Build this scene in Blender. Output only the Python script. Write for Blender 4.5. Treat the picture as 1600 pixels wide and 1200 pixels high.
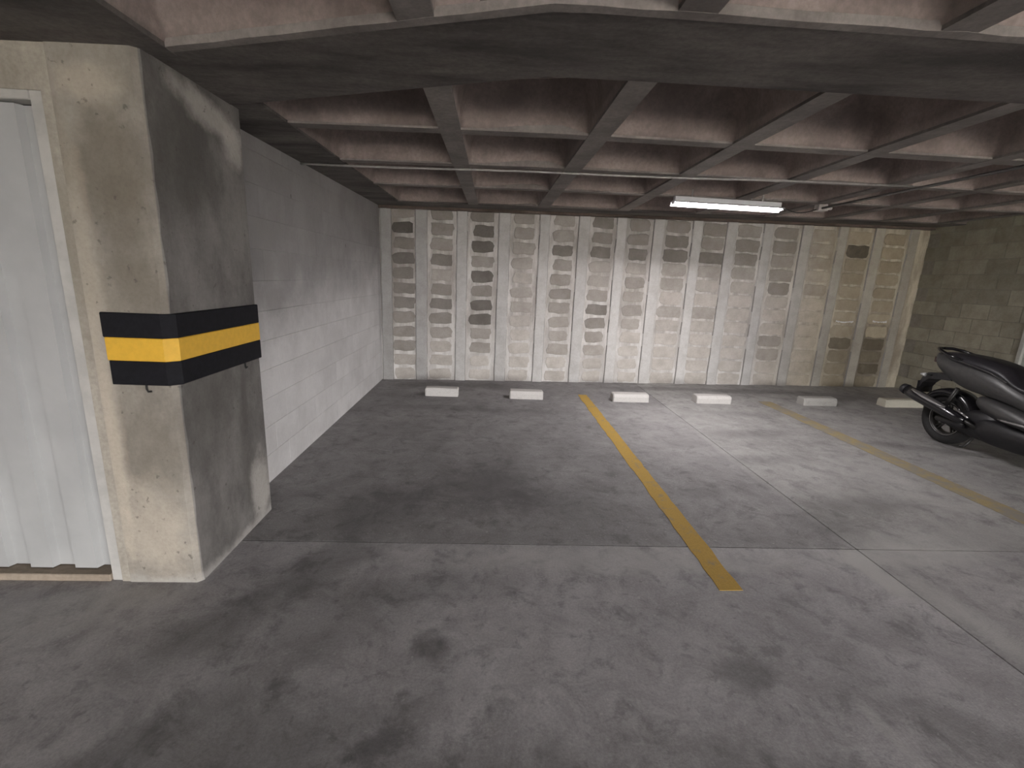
import bpy, math, random
from mathutils import Vector, Matrix

random.seed(7)
scene = bpy.context.scene
for o in list(bpy.data.objects):
    bpy.data.objects.remove(o)

# ------------------------------------------------------------------ camera
H = 1.62
PITCH, YAW, ROLL, FPX = -.2255, .0495, .0425, 720.0


def ray(a, b):
    cr, sr = math.cos(ROLL), math.sin(ROLL)
    a, b = a * cr + b * sr, -a * sr + b * cr
    yy, zz = 1.0, -b
    cp, sp = math.cos(PITCH), math.sin(PITCH)
    y, z = yy * cp - zz * sp, yy * sp + zz * cp
    cy, sy = math.cos(YAW), math.sin(YAW)
    return Vector((a * cy + y * sy, -a * sy + y * cy, z))


fwd = ray(0, 0)
right = ray(1, 0) - fwd
down = ray(0, 1) - fwd
M = Matrix(((right.x, -down.x, -fwd.x, 0), (right.y, -down.y, -fwd.y, 0),
            (right.z, -down.z, -fwd.z, H), (0, 0, 0, 1)))
cd = bpy.data.cameras.new('camera')
cam = bpy.data.objects.new('camera', cd)
scene.collection.objects.link(cam)
cam.matrix_world = M
cd.sensor_fit = 'HORIZONTAL'
cd.sensor_width = 36
cd.lens = 36 * FPX / 1600
cd.clip_start = .02
scene.camera = cam

# ------------------------------------------------------------------ light
SKY = 29.0
TUBE = 80.0
STRIP = 800.0
STRIP_ADDED = 160.0
w = bpy.data.worlds.new('sky')
scene.world = w
w.use_nodes = True
bg = w.node_tree.nodes['Background']
bg.inputs[0].default_value = (1.0, .985, .985, 1)
bg.inputs[1].default_value = SKY
for (pos, rot, wid) in (((3.2, -10.3, .97), (90, 0, 0), 7.9), ((7.6, -7.0, .97), (90, 0, 90), 6.2)):
    pl = bpy.data.lights.new('entrance_portal', 'AREA')
    pl.shape = 'RECTANGLE'
    pl.size = wid
    pl.size_y = 2.04
    pl.cycles.is_portal = True
    po = bpy.data.objects.new('entrance_portal', pl)
    scene.collection.objects.link(po)
    po.location = pos
    po.rotation_euler = tuple(math.radians(q) for q in rot)
sl = bpy.data.lights.new('sun', 'SUN')
sl.energy = 250
sl.angle = math.radians(1)
sl.color = (1, .95, .88)
so = bpy.data.objects.new('sun', sl)
scene.collection.objects.link(so)
so.rotation_euler = (math.radians(-32), 0, 0)      # high, from behind the building: reaches only the ground outside

vs = scene.view_settings
vs.view_transform = 'Standard'
vs.look = 'None'
vs.exposure = 0.0
vs.gamma = 1.0
vs.use_curve_mapping = False

# ------------------------------------------------------------------ materials


class N:
    def __init__(self, name):
        self.m = bpy.data.materials.new(name)
        self.m.use_nodes = True
        self.t = self.m.node_tree
        self.b = self.t.nodes['Principled BSDF']
        self.geo = self.t.nodes.new('ShaderNodeNewGeometry')

    def new(self, kind, **kw):
        n = self.t.nodes.new(kind)
        for k, v in kw.items():
            setattr(n, k, v)
        return n

    def put(self, sock, v):
        if isinstance(v, bpy.types.NodeSocket):
            self.t.links.new(v, sock)
        elif isinstance(v, (tuple, list)) and sock.type == 'RGBA':
            sock.default_value = (*v[:3], 1)
        else:
            sock.default_value = v

    def math(self, op, a, b=0.0, c=None, clamp=False):
        n = self.new('ShaderNodeMath', operation=op, use_clamp=clamp)
        self.put(n.inputs[0], a)
        self.put(n.inputs[1], b)
        if c is not None:
            self.put(n.inputs[2], c)
        return n.outputs[0]

    def noise(self, scale, detail=4, rough=.6, vec=None, dist=0.0, stretch=None):
        v = vec if vec is not None else self.geo.outputs['Position']
        if stretch:
            mp = self.new('ShaderNodeMapping')
            self.put(mp.inputs[0], v)
            mp.inputs['Scale'].default_value = stretch
            v = mp.outputs[0]
        n = self.new('ShaderNodeTexNoise')
        self.put(n.inputs['Vector'], v)
        n.inputs['Scale'].default_value = scale
        n.inputs['Detail'].default_value = detail
        n.inputs['Roughness'].default_value = rough
        n.inputs['Distortion'].default_value = dist
        return n.outputs['Fac']

    def ramp(self, v, lo, hi, a=0.0, b=1.0):
        n = self.new('ShaderNodeMapRange', interpolation_type='SMOOTHSTEP')
        self.put(n.inputs[0], v)
        n.inputs[1].default_value = lo
        n.inputs[2].default_value = hi
        n.inputs[3].default_value = a
        n.inputs[4].default_value = b
        return n.outputs[0]

    def mix(self, f, a, b, mode='MIX'):
        n = self.new('ShaderNodeMix', data_type='RGBA', blend_type=mode)
        self.put(n.inputs[0], f)
        self.put(n.inputs[6], a)
        self.put(n.inputs[7], b)
        return n.outputs[2]

    def xyz(self):
        n = self.new('ShaderNodeSeparateXYZ')
        self.put(n.inputs[0], self.geo.outputs['Position'])
        return n.outputs

    def bump(self, h, strength=.3, dist=.01):
        n = self.new('ShaderNodeBump')
        n.inputs['Strength'].default_value = strength
        n.inputs['Distance'].default_value = dist
        self.put(n.inputs['Height'], h)
        self.put(self.b.inputs['Normal'], n.outputs[0])

    def done(self, col, rough=.85, metal=0.0, spec=.3):
        self.put(self.b.inputs['Base Color'], col)
        self.put(self.b.inputs['Roughness'], rough)
        self.put(self.b.inputs['Metallic'], metal)
        self.b.inputs['Specular IOR Level'].default_value = spec
        return self.m

    def blob(self, x, y, rx, ry, rot=0.0, wob=None, soft=.5, axes=(0, 1)):
        """1 inside an irregular ellipse at (x, y), falling to 0 outside"""
        s = self.xyz()
        c, n = math.cos(rot), math.sin(rot)
        dx = self.math('SUBTRACT', s[axes[0]], x)
        dy = self.math('SUBTRACT', s[axes[1]], y)
        a = self.math('ADD', self.math('MULTIPLY', dx, c / rx), self.math('MULTIPLY', dy, n / rx))
        b = self.math('SUBTRACT', self.math('MULTIPLY', dy, c / ry), self.math('MULTIPLY', dx, n / ry))
        d = self.math('SQRT', self.math('ADD', self.math('MULTIPLY', a, a), self.math('MULTIPLY', b, b)))
        if wob is not None:
            d = self.math('ADD', d, wob)
        return self.ramp(d, 1 - soft, 1 + soft, 1, 0)


def plain(name, col, rough=.6, metal=0.0, spec=.5, var=.12, scale=14):
    n = N(name)
    f = n.noise(scale, 4)
    k = n.ramp(f, .3, .7)
    dark = tuple(c * (1 - var) for c in col)
    lite = tuple(min(1, c * (1 + var)) for c in col)
    return n.done(n.mix(k, dark, lite), rough, metal, spec)


def concrete(name, dark, lite, scale=1.3, bump=.25, stretch=None, mottled=.5, rough=.9):
    n = N(name)
    big = n.ramp(n.noise(scale, 6, .65, stretch=stretch), .32, .68)
    col = n.mix(big, dark, lite)
    fine = n.ramp(n.noise(38, 5, .7), .3, .72)
    col = n.mix(n.math('MULTIPLY', fine, .35), col, tuple(c * mottled for c in dark))
    n.bump(n.noise(55, 6, .7), bump, .006)
    return n.done(col, rough)


def object_concrete(name, bump=.3, var=.45, yellow=0.0, wash=0.0):
    """grain over the tint stored on each object"""
    n = N(name)
    oi = n.new('ShaderNodeObjectInfo')
    col = oi.outputs['Color']
    big = n.ramp(n.noise(5.5, 5, .65), .3, .72)
    col = n.mix(n.math('MULTIPLY', big, var), col, (.42, .39, .35), 'MULTIPLY')
    fine = n.ramp(n.noise(45, 5, .7), .35, .75)
    col = n.mix(n.math('MULTIPLY', fine, .25), col, (.55, .53, .5), 'MULTIPLY')
    if wash:
        sm = n.ramp(n.noise(3.2, 6, .7, stretch=(1, 1, .7)), .5, .72)
        col = n.mix(n.math('MULTIPLY', sm, wash), col, (.62, .6, .57))
    if yellow:
        x = n.xyz()[0]
        col = n.mix(n.ramp(x, 4.2, 6.3, 0, yellow), col, (.8, .72, .5), 'MULTIPLY')
    n.bump(n.noise(60, 6, .7), bump, .006)
    return n.done(col, .92)


MAT = {}


def floor_material():
    n = N('floor_concrete')
    oi = n.new('ShaderNodeObjectInfo')
    wob = n.math('MULTIPLY', n.math('SUBTRACT', n.noise(5, 6, .7), .5), 1.9)
    big = n.ramp(n.noise(.75, 7, .66, dist=.4), .3, .7)
    mid = n.ramp(n.noise(3.6, 8, .78, dist=.8), .36, .64)
    col = n.mix(big, (.325, .316, .314), (.45, .44, .434))
    col = n.mix(n.math('MULTIPLY', mid, .6), col, (.62, .6, .6), 'MULTIPLY')
    grit = n.ramp(n.noise(85, 4, .75), .36, .66)
    col = n.mix(n.math('MULTIPLY', grit, .42), col, (.55, .54, .54), 'MULTIPLY')
    col = n.mix(1.0, col, oi.outputs['Color'], 'MULTIPLY')
    pit = n.ramp(n.noise(15, 3, .55, dist=.5), .60, .70)
    col = n.mix(n.math('MULTIPLY', pit, .28), col, (.1, .095, .095))
    patch = n.ramp(n.noise(5.5, 6, .7, dist=.4), .50, .68)
    col = n.mix(n.math('MULTIPLY', patch, .5), col, (.12, .115, .115))
    pale = n.ramp(n.noise(4.3, 7, .75, dist=.3), .54, .72)
    col = n.mix(n.math('MULTIPLY', pale, .3), col, (.46, .45, .44))
    fleck = n.ramp(n.noise(48, 2, .5), .66, .72)
    col = n.mix(n.math('MULTIPLY', fleck, .45), col, (.55, .54, .52))
    # oil and tyre stains, plus shadows painted behind two wheel stops
    for (x, y, rx, ry, rot, k) in FLOOR_STAINS_SHADE:
        f = n.blob(x, y, rx, ry, rot, wob)
        col = n.mix(n.math('MULTIPLY', f, k * .85), col, (.085, .08, .08))
    # pale cement dust
    for (x, y, rx, ry, rot, k) in FLOOR_DUST:
        f = n.blob(x, y, rx, ry, rot, wob)
        col = n.mix(n.math('MULTIPLY', f, k), col, (.5, .49, .47))
    n.bump(n.math('ADD', n.noise(70, 6, .75), n.math('MULTIPLY', mid, .4)), .35, .006)
    return n.done(col, n.ramp(n.noise(2.5, 5), .3, .7, .62, .9), 0, .35)


FLOOR_STAINS_SHADE = [
    (.4, .95, 1.4, .34, .0, .6), (-.9, 1.2, .6, .25, .3, .45),
    (-.36, 1.31, .10, .05, .5, .75), (-.22, 1.75, .07, .07, .2, .6), (.62, 1.13, .09, .06, -.6, .55),
    (1.15, 1.62, .13, .08, .2, .6), (.38, 1.02, .35, .12, .2, .55), (1.5, 1.05, .3, .12, -.2, .35),
    (-.05, 3.35, .45, .35, .1, .45), (-.75, 3.0, .35, .3, .8, .4), (.55, 3.1, .4, .2, -.3, .35),
    (-.9, 2.35, .4, .15, .9, .45), (-1.2, 1.9, .35, .12, .9, .45), (.1, 3.7, .25, .5, .0, .35),
    (2.6, 4.1, .5, .13, .1, .4), (2.95, 3.2, .4, .12, .1, .4), (3.0, 4.9, .5, .13, .15, .45),
    (2.1, 4.5, .3, .1, .1, .3), (2.45, 2.9, .2, .2, 0, .35), (-.5, 5.6, .7, .12, -.1, .35),
    (.7, 5.55, .5, .1, -.1, .3), (3.3, 5.7, .5, .1, -.1, .3), (-.9, 6.85, .5, .2, .2, .5),  # last entry and the next line's first: painted shadows of the left stops
    (.05, 6.85, .45, .2, -.3, .45), (4.2, 7.05, .9, .15, .05, .45), (5.4, 6.85, .5, .25, -.1, .5),
    (2.6, 7.05, .9, .12, .07, .35), (4.7, 4.55, .7, .1, -.3, .4), (1.75, 3.35, .2, .1, 0, .35),
    (-.6, 1.95, .5, .2, .6, .25), (1.9, 1.35, .3, .1, -.6, .3), (-.4, 2.15, .6, .12, .1, .2),
    (-1.05, 1.45, .4, .1, .7, .35), (.0, .95, .5, .12, .0, .35)]
FLOOR_DUST = [
    (-1.75, 2.06, .28, .08, 0, .4), (-2.2, 1.9, .6, .12, 0, .25), (.75, 2.42, .9, .13, .0, .25),
    (2.33, 2.30, .08, .24, .05, .85), (2.75, 2.52, .5, .12, .05, .6), (2.5, 2.0, .07, .3, .1, .5), (1.0, 2.45, 1.4, .12, 0, .22),
    (3.4, 2.75, .9, .14, .1, .3), (2.2, 4.9, .8, 1.0, .2, .16), (2.6, 5.6, 1.0, .5, 0, .16),
    (2.38, 3.9, .05, 1.2, 0, .2), (3.3, 3.6, .8, .6, 0, .12), (1.55, 1.36, .03, .12, .1, .4),
    (2.55, 2.05, .06, .35, .1, .3), (3.9, 4.0, .7, .7, 0, .14)]

MAT['floor'] = floor_material()
MAT['joint'] = concrete('joint_dirt', (.04, .038, .036), (.07, .066, .062))
MAT['ground'] = concrete('outdoor_concrete', (.30, .29, .275), (.38, .37, .35))
MAT['rib'] = concrete('rib_concrete', (.155, .138, .128), (.265, .24, .225), 2.2, .25)
MAT['pan'] = concrete('coffer_concrete', (.20, .163, .148), (.33, .272, .25), 2.4, .2)
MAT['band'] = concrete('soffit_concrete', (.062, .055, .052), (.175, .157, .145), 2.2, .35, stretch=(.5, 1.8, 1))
MAT['mortar'] = None
MAT['block'] = object_concrete('back_wall_block', .35, .36, .75, .12)
MAT['post'] = object_concrete('post_concrete', .15, .3, .5)


def left_wall_material():
    n = N('painted_block')
    col = n.new('ShaderNodeObjectInfo').outputs['Color']
    big = n.ramp(n.noise(1.6, 6, .68), .36, .68)
    col = n.mix(n.math('MULTIPLY', big, .42), col, (.6, .59, .585), 'MULTIPLY')
    # the upper courses are darker, with an irregular lower edge
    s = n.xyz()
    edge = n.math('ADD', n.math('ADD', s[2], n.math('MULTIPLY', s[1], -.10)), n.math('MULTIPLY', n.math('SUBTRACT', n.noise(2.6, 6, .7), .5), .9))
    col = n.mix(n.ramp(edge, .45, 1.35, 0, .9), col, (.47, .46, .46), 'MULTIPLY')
    fine = n.ramp(n.noise(40, 5, .7), .35, .75)
    col = n.mix(n.math('MULTIPLY', fine, .14), col, (.6, .59, .58), 'MULTIPLY')
    wob = n.math('MULTIPLY', n.math('SUBTRACT', n.noise(9, 5, .65), .5), .9)
    for (y, z, ry, rz, k) in [(3.55, 1.86, .24, .12, .5), (3.62, 1.62, .12, .10, .55), (3.92, 1.63, .15, .10, .5), (3.68, 1.38, .16, .11, .6),
                              (3.3, 1.62, .1, .1, .4), (4.5, 1.95, .14, .22, .3), (5.0, 1.6, .16, .3, .25), (6.2, 1.5, .16, .3, .2), (3.25, 2.3, .3, .12, .3), (7.05, 1.6, .08, 1.1, .45)]:
        f = n.blob(y, z, ry, rz, 0, wob, .45, axes=(1, 2))
        col = n.mix(n.math('MULTIPLY', f, k), col, (.30, .285, .275))
    for (y, z, r) in [(3.32, 2.32, .018), (4.1, 2.2, .01), (5.5, 1.9, .012)]:
        col = n.mix(n.math('MULTIPLY', n.blob(y, z, r, r * 1.6, 0, wob, .4, axes=(1, 2)), .7), col, (.1, .09, .085))
    n.bump(n.noise(60, 6, .7), .15, .006)
    return n.done(col, .85)


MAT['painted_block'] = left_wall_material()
MAT['side_block'] = object_concrete('side_wall_block', .3, .4)


def mortar_material():
    n = N('mortar_wash')
    streak = n.ramp(n.noise(2.6, 6, .7, stretch=(2.2, 2.2, .5)), .34, .7)
    col = n.mix(streak, (.38, .35, .325), (.70, .675, .65))
    z = n.xyz()[2]
    low = n.ramp(n.math('ADD', z, n.noise(4, 4)), .7, 1.7, .3, 0)
    col = n.mix(low, col, (.74, .72, .695))
    x = n.xyz()[0]
    col = n.mix(n.ramp(n.math('ADD', x, n.noise(1.5, 4)), 4.6, 6.4, 0, .75), col, (.72, .65, .47), 'MULTIPLY')
    wob = n.math('MULTIPLY', n.math('SUBTRACT', n.noise(4, 6, .7), .5), 1.6)
    for (bx, bz, rx, rz, k) in [(6.45, .45, .35, .75, .75), (6.9, .6, .3, .5, .6), (-1.55, 1.9, .35, 1.0, .45)]:
        f = n.blob(bx, bz, rx, rz, 0, wob, axes=(0, 2))
        col = n.mix(n.math('MULTIPLY', f, k), col, (.14, .115, .09))
    fine = n.ramp(n.noise(50, 5, .7), .35, .75)
    col = n.mix(n.math('MULTIPLY', fine, .22), col, (.6, .58, .55), 'MULTIPLY')
    n.bump(n.noise(24, 7, .75), .5, .012)
    return n.done(col, .92)


MAT['mortar'] = mortar_material()


def column_material():
    n = N('column_concrete')
    s = n.xyz()
    hole = n.ramp(n.noise(26, 3, .5), .66, .73)
    wob = n.math('MULTIPLY', n.math('SUBTRACT', n.noise(6, 6, .7), .5), 1.7)
    big = n.ramp(n.noise(2.4, 6, .68, stretch=(1, 1, .55)), .34, .68)
    col = n.mix(big, (.20, .18, .155), (.35, .322, .28))
    # side face: greyer
    for (x, z, rx, rz, k) in [(-1.66, 2.0, .15, .22, .6), (-1.6, 1.6, .1, .35, .35), (-1.66, .75, .16, .22, .45), (-1.62, 1.5, .25, .12, .3)]:
        col = n.mix(n.math('MULTIPLY', n.blob(x, z, rx, rz, 0, wob, axes=(0, 2)), k), col, (.15, .13, .1))
    for (x, z, rx, rz, k) in [(-1.67, .28, .15, .25, .6), (-1.68, 2.33, .12, .07, .5), (-1.8, 1.2, .05, .9, .45), (-1.81, .7, .035, .55, .5)]:
        col = n.mix(n.math('MULTIPLY', n.blob(x, z, rx, rz, 0, wob, axes=(0, 2)), k), col, (.54, .475, .39))
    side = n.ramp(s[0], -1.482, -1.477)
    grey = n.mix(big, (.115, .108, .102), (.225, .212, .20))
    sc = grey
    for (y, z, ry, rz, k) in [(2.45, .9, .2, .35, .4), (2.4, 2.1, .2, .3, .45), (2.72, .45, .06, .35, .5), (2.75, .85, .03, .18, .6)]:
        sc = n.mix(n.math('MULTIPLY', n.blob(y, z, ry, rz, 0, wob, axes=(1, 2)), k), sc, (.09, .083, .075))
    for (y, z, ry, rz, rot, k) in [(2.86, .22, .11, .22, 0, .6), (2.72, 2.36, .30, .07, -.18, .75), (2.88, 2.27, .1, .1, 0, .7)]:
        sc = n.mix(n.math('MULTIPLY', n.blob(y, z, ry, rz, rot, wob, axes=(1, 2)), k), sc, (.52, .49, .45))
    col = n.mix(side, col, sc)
    # cement smear along the foot
    foot = n.ramp(n.math('ADD', s[2], n.math('MULTIPLY', n.noise(9, 5), .12)), .06, .13, .6, 0)
    col = n.mix(foot, col, (.46, .44, .41))
    fine = n.ramp(n.noise(60, 5, .7), .35, .75)
    col = n.mix(n.math('MULTIPLY', fine, .25), col, (.55, .53, .5), 'MULTIPLY')
    col = n.mix(n.math('MULTIPLY', hole, .55), col, (.08, .072, .062))
    n.bump(n.noise(30, 7, .7), .35, .008)
    return n.done(col, .9)


MAT['column'] = column_material()
MAT['entry_wall'] = concrete('entry_wall_concrete', (.30, .27, .225), (.45, .41, .35), 3.0, .25, stretch=(1, 1, .4))


def worn_paint(name, col, under, keep, scale=9):
    n = N(name)
    f = n.ramp(n.noise(scale, 7, .78), keep - .1, keep + .1)
    g = n.ramp(n.noise(90, 4, .7), .35, .7)
    c = n.mix(n.math('MULTIPLY', g, .4), col, tuple(k * .6 for k in col))
    c = n.mix(f, c, under)
    n.bump(n.noise(70, 5), .2, .004)
    return n.done(c, .8)


MAT['line'] = worn_paint('worn_yellow_paint', (.52, .33, .075), (.27, .24, .18), .62)
MAT['faded_line'] = worn_paint('dusty_yellow_paint', (.40, .32, .17), (.29, .265, .22), .5, 6)
MAT['stop'] = worn_paint('white_stop_paint', (.60, .575, .55), (.38, .355, .33), .66, 12)
MAT['stop_grey'] = worn_paint('grey_stop_paint', (.42, .405, .38), (.30, .28, .26), .6, 12)
MAT['stop_cream'] = worn_paint('cream_stop_paint', (.58, .55, .46), (.36, .33, .29), .66, 12)
MAT['door'] = plain('white_door_paint', (.41, .41, .405), .55, 0, .35, .06, 3)
MAT['door_frame'] = plain('grey_frame_paint', (.46, .445, .42), .6, 0, .35, .1, 9)
MAT['threshold'] = concrete('threshold_wood', (.30, .245, .19), (.40, .33, .26), 6, .2, (.3, 3, 3))
MAT['dark'] = plain('dark_gap', (.02, .019, .018), .9)
MAT['foam_black'] = plain('black_foam', (.009, .0088, .0115), .75, 0, .2, .2, 40)
MAT['foam_yellow'] = plain('yellow_foam', (.72, .42, .045), .55, 0, .4, .05, 30)
MAT['tie'] = plain('black_tie', (.015, .015, .015), .5)
MAT['enamel'] = plain('white_enamel', (.74, .74, .76), .35, 0, .5, .04)
MAT['conduit'] = plain('grey_conduit', (.33, .315, .30), .45, .3, .5, .15, 20)
MAT['conduit_dark'] = plain('dark_conduit', (.085, .08, .076), .5, .2, .5, .2, 20)
MAT['box'] = plain('pale_box_plastic', (.5, .47, .45), .5)
MAT['cable'] = plain('black_cable', (.02, .02, .02), .5)
MAT['crack'] = plain('post_crack', (.27, .255, .24), .95)
MAT['crust'] = plain('white_salt', (.72, .71, .69), .95, 0, .2, .1, 40)
MAT['bike_grey'] = plain('grey_bike_paint', (.07, .068, .068), .4, .25, .5, .1, 30)
MAT['bike_black'] = plain('black_plastic', (.016, .015, .017), .45, 0, .5, .15, 30)
MAT['gloss_black'] = plain('gloss_black', (.012, .011, .013), .22, 0, .6, .15, 30)
MAT['vinyl'] = plain('black_seat_vinyl', (.022, .02, .024), .42, 0, .5, .2, 60)
MAT['tyre'] = plain('tyre_rubber', (.018, .017, .017), .7, 0, .4, .2, 50)
MAT['alloy'] = plain('dark_alloy', (.05, .048, .046), .4, .7, .5, .1, 30)
MAT['steel'] = plain('brushed_steel', (.46, .45, .45), .28, .9, .5, .1, 40)
MAT['red_lens'] = plain('red_lens', (.03, .006, .006), .2, 0, .6, .1)
MAT['clear_lens'] = plain('clear_lens', (.5, .5, .5), .12, .1, .7, .05)
MAT['screen'] = plain('smoked_screen', (.05, .05, .055), .12, 0, .6, .05)


def emitter(name, col, strength):
    m = bpy.data.materials.new(name)
    m.use_nodes = True
    b = m.node_tree.nodes['Principled BSDF']
    b.inputs['Base Color'].default_value = (.9, .9, .9, 1)
    b.inputs['Emission Color'].default_value = (*col, 1)
    b.inputs['Emission Strength'].default_value = strength
    return m


MAT['tube'] = emitter('glowing_tube', (1, .96, .97), TUBE)
MAT['strip'] = emitter('led_strip', (1, .96, .97), STRIP)
MAT['strip_rear'] = emitter('led_strip_rear', (1, .96, .95), STRIP_ADDED)

# ------------------------------------------------------------------ mesh helpers
COL = scene.collection


def link(name, me, parent=None, mat=None, smooth=False):
    o = bpy.data.objects.new(name, me)
    COL.objects.link(o)
    if mat is not None and not me.materials:
        me.materials.append(mat)
    if smooth:
        me.polygons.foreach_set('use_smooth', [True] * len(me.polygons))
    if parent is not None:
        o.parent = parent
    return o


def empty(name, loc=(0, 0, 0), rz=0.0):
    o = bpy.data.objects.new(name, None)
    COL.objects.link(o)
    o.location = loc
    o.rotation_euler = (0, 0, rz)
    o.empty_display_size = .1
    return o


def tag(o, label=None, cat=None, group=None, kind=None):
    if label:
        o['label'] = label
    if cat:
        o['category'] = cat
    if group:
        o['group'] = group
    if kind:
        o['kind'] = kind
    return o


class MB:
    def __init__(self):
        self.v, self.f = [], []

    def add(self, vs, fs):
        k = len(self.v)
        self.v += [tuple(p) for p in vs]
        self.f += [tuple(i + k for i in f) for f in fs]
        return self

    def box(self, x0, x1, y0, y1, z0, z1):
        vs = [(x, y, z) for z in (z0, z1) for y in (y0, y1) for x in (x0, x1)]
        return self.add(vs, [(0, 2, 3, 1), (4, 5, 7, 6), (0, 1, 5, 4), (2, 6, 7, 3), (0, 4, 6, 2), (1, 3, 7, 5)])

    def bevel_box(self, x0, x1, y0, y1, z0, z1, b):
        """box with every edge chamfered by b"""
        vs, fs, idx = [], [], {}
        lo, hi = (x0, y0, z0), (x1, y1, z1)
        for sx in (0, 1):
            for sy in (0, 1):
                for sz in (0, 1):
                    s = (sx, sy, sz)
                    for ax in range(3):
                        p = []
                        for k in range(3):
                            e = hi[k] if s[k] else lo[k]
                            if k != ax:
                                e += -b if s[k] else b
                            p.append(e)
                        idx[s, ax] = len(vs)
                        vs.append(tuple(p))
        for ax in range(3):
            o1, o2 = [(1, 2), (2, 0), (0, 1)][ax]
            for sv in (0, 1):
                q = []
                for (a, c) in ((0, 0), (1, 0), (1, 1), (0, 1)):
                    s = [0, 0, 0]
                    s[ax], s[o1], s[o2] = sv, a, c
                    q.append(idx[tuple(s), ax])
                fs.append(tuple(q if sv else q[::-1]))
        for ax in range(3):          # edges running along ax
            o1, o2 = [(1, 2), (2, 0), (0, 1)][ax]
            for a in (0, 1):
                for c in (0, 1):
                    s0, s1 = [0, 0, 0], [0, 0, 0]
                    s0[o1] = s1[o1] = a
                    s0[o2] = s1[o2] = c
                    s1[ax] = 1
                    q = [idx[tuple(s0), o1], idx[tuple(s0), o2], idx[tuple(s1), o2], idx[tuple(s1), o1]]
                    fs.append(tuple(q if (a == c) else q[::-1]))
        for s in [(a, c, d) for a in (0, 1) for c in (0, 1) for d in (0, 1)]:
            q = [idx[s, 0], idx[s, 1], idx[s, 2]]
            fs.append(tuple(q if sum(s) % 2 else q[::-1]))
        return self.add(vs, fs)

    def tube(self, pts, r, n=10, cap=True):
        pts = [Vector(p) for p in pts]
        rs = r if isinstance(r, (list, tuple)) else [r] * len(pts)
        rings = []
        up = Vector((0, 0, 1))
        for i, p in enumerate(pts):
            d = (pts[min(i + 1, len(pts) - 1)] - pts[max(i - 1, 0)]).normalized()
            ref = up if abs(d.dot(up)) < .95 else Vector((0, 1, 0))
            a = d.cross(ref).normalized()
            b = d.cross(a).normalized()
            rings.append([p + (a * math.cos(2 * math.pi * j / n) + b * math.sin(2 * math.pi * j / n)) * rs[i] for j in range(n)])
        return self.rings(rings, cap)

    def rings(self, rings, cap=True, closed=False):
        n = len(rings[0])
        vs = [p for r in rings for p in r]
        fs = []
        m = len(rings)
        for i in range(m if closed else m - 1):
            for j in range(n):
                a, b = i * n + j, i * n + (j + 1) % n
                c, d = ((i + 1) % m) * n + (j + 1) % n, ((i + 1) % m) * n + j
                fs.append((a, b, c, d))
        if cap and not closed:
            fs.append(tuple(range(n))[::-1])
            fs.append(tuple((m - 1) * n + j for j in range(n)))
        return self.add(vs, fs)

    def lathe_x(self, prof, cx, cy, cz, n=32, closed=False):
        """profile of (x, radius) turned round an axis along x"""
        rings = [[(cx + x, cy + r * math.cos(2 * math.pi * j / n), cz + r * math.sin(2 * math.pi * j / n)) for j in range(n)] for x, r in prof]
        return self.rings(rings, cap=False, closed=closed)

    def mesh(self, name, fix=True):
        me = bpy.data.meshes.new(name)
        me.from_pydata(self.v, [], self.f)
        if fix:
            import bmesh
            bm = bmesh.new()
            bm.from_mesh(me)
            bmesh.ops.recalc_face_normals(bm, faces=bm.faces)
            bm.to_mesh(me)
            bm.free()
        me.update()
        return me

    def build(self, name, mat, parent=None, smooth=False, subsurf=0):
        o = link(name, self.mesh(name), parent, mat, smooth)
        if subsurf:
            md = o.modifiers.new('smooth', 'SUBSURF')
            md.levels = md.render_levels = subsurf
        return o


def zc(x, y):
    return 2.46 + .016 * x + .018 * y


# the plan of the slab is a few degrees out of square to the right
def warp(x, y):
    k = min(.12, .05 * max(0, x - .6))
    t = max(0.0, y - 2.4)
    return x + k * t, y + .08 * max(0, x - .3) * min(1.0, t)


# back wall frame
AX, AY = -1.677, 7.134
BX, BY = 7.24, 7.757
BLEN = math.hypot(BX - AX, BY - AY)
BANG = math.atan2(BY - AY, BX - AX)

# ------------------------------------------------------------------ floor
XL, XR, YF = -5.0, 7.24, -10.0
JX, JY = 2.41, 2.58
fl = MB().box(XL - .2, XR + .2, YF, 8.2, -.25, -.022).build('floor', MAT['joint'])
tag(fl, kind='structure')
g = .003
xs = [XL, JX, XR + .1]
ys = [YF, -3.9, -.65, JY, 8.1]
tint = {(0, 3): (.86, .85, .86), (0, 2): (1.26, 1.25, 1.27), (1, 3): (1.06, 1.06, 1.04), (1, 2): (1.14, 1.13, 1.13)}
for i in range(2):
    for j in range(4):
        s = MB().bevel_box(xs[i] + g, xs[i + 1] - g, ys[j] + g, ys[j + 1] - g, -.03, 0, .002).build('slab', MAT['floor'], fl)
        c = tint.get((i, j), (.95, .95, .95))
        s.color = (*c, 1)
gr = MB().box(-30, XR + .3, -70, YF, -.3, -.02).build('ground', MAT['ground'])
tag(gr, kind='structure')
gr = MB().box(XR + .3, 60, -70, 12, -.3, -.02).build('ground', concrete('outdoor_asphalt', (.05, .05, .05), (.08, .079, .077)))
tag(gr, kind='structure')


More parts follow.
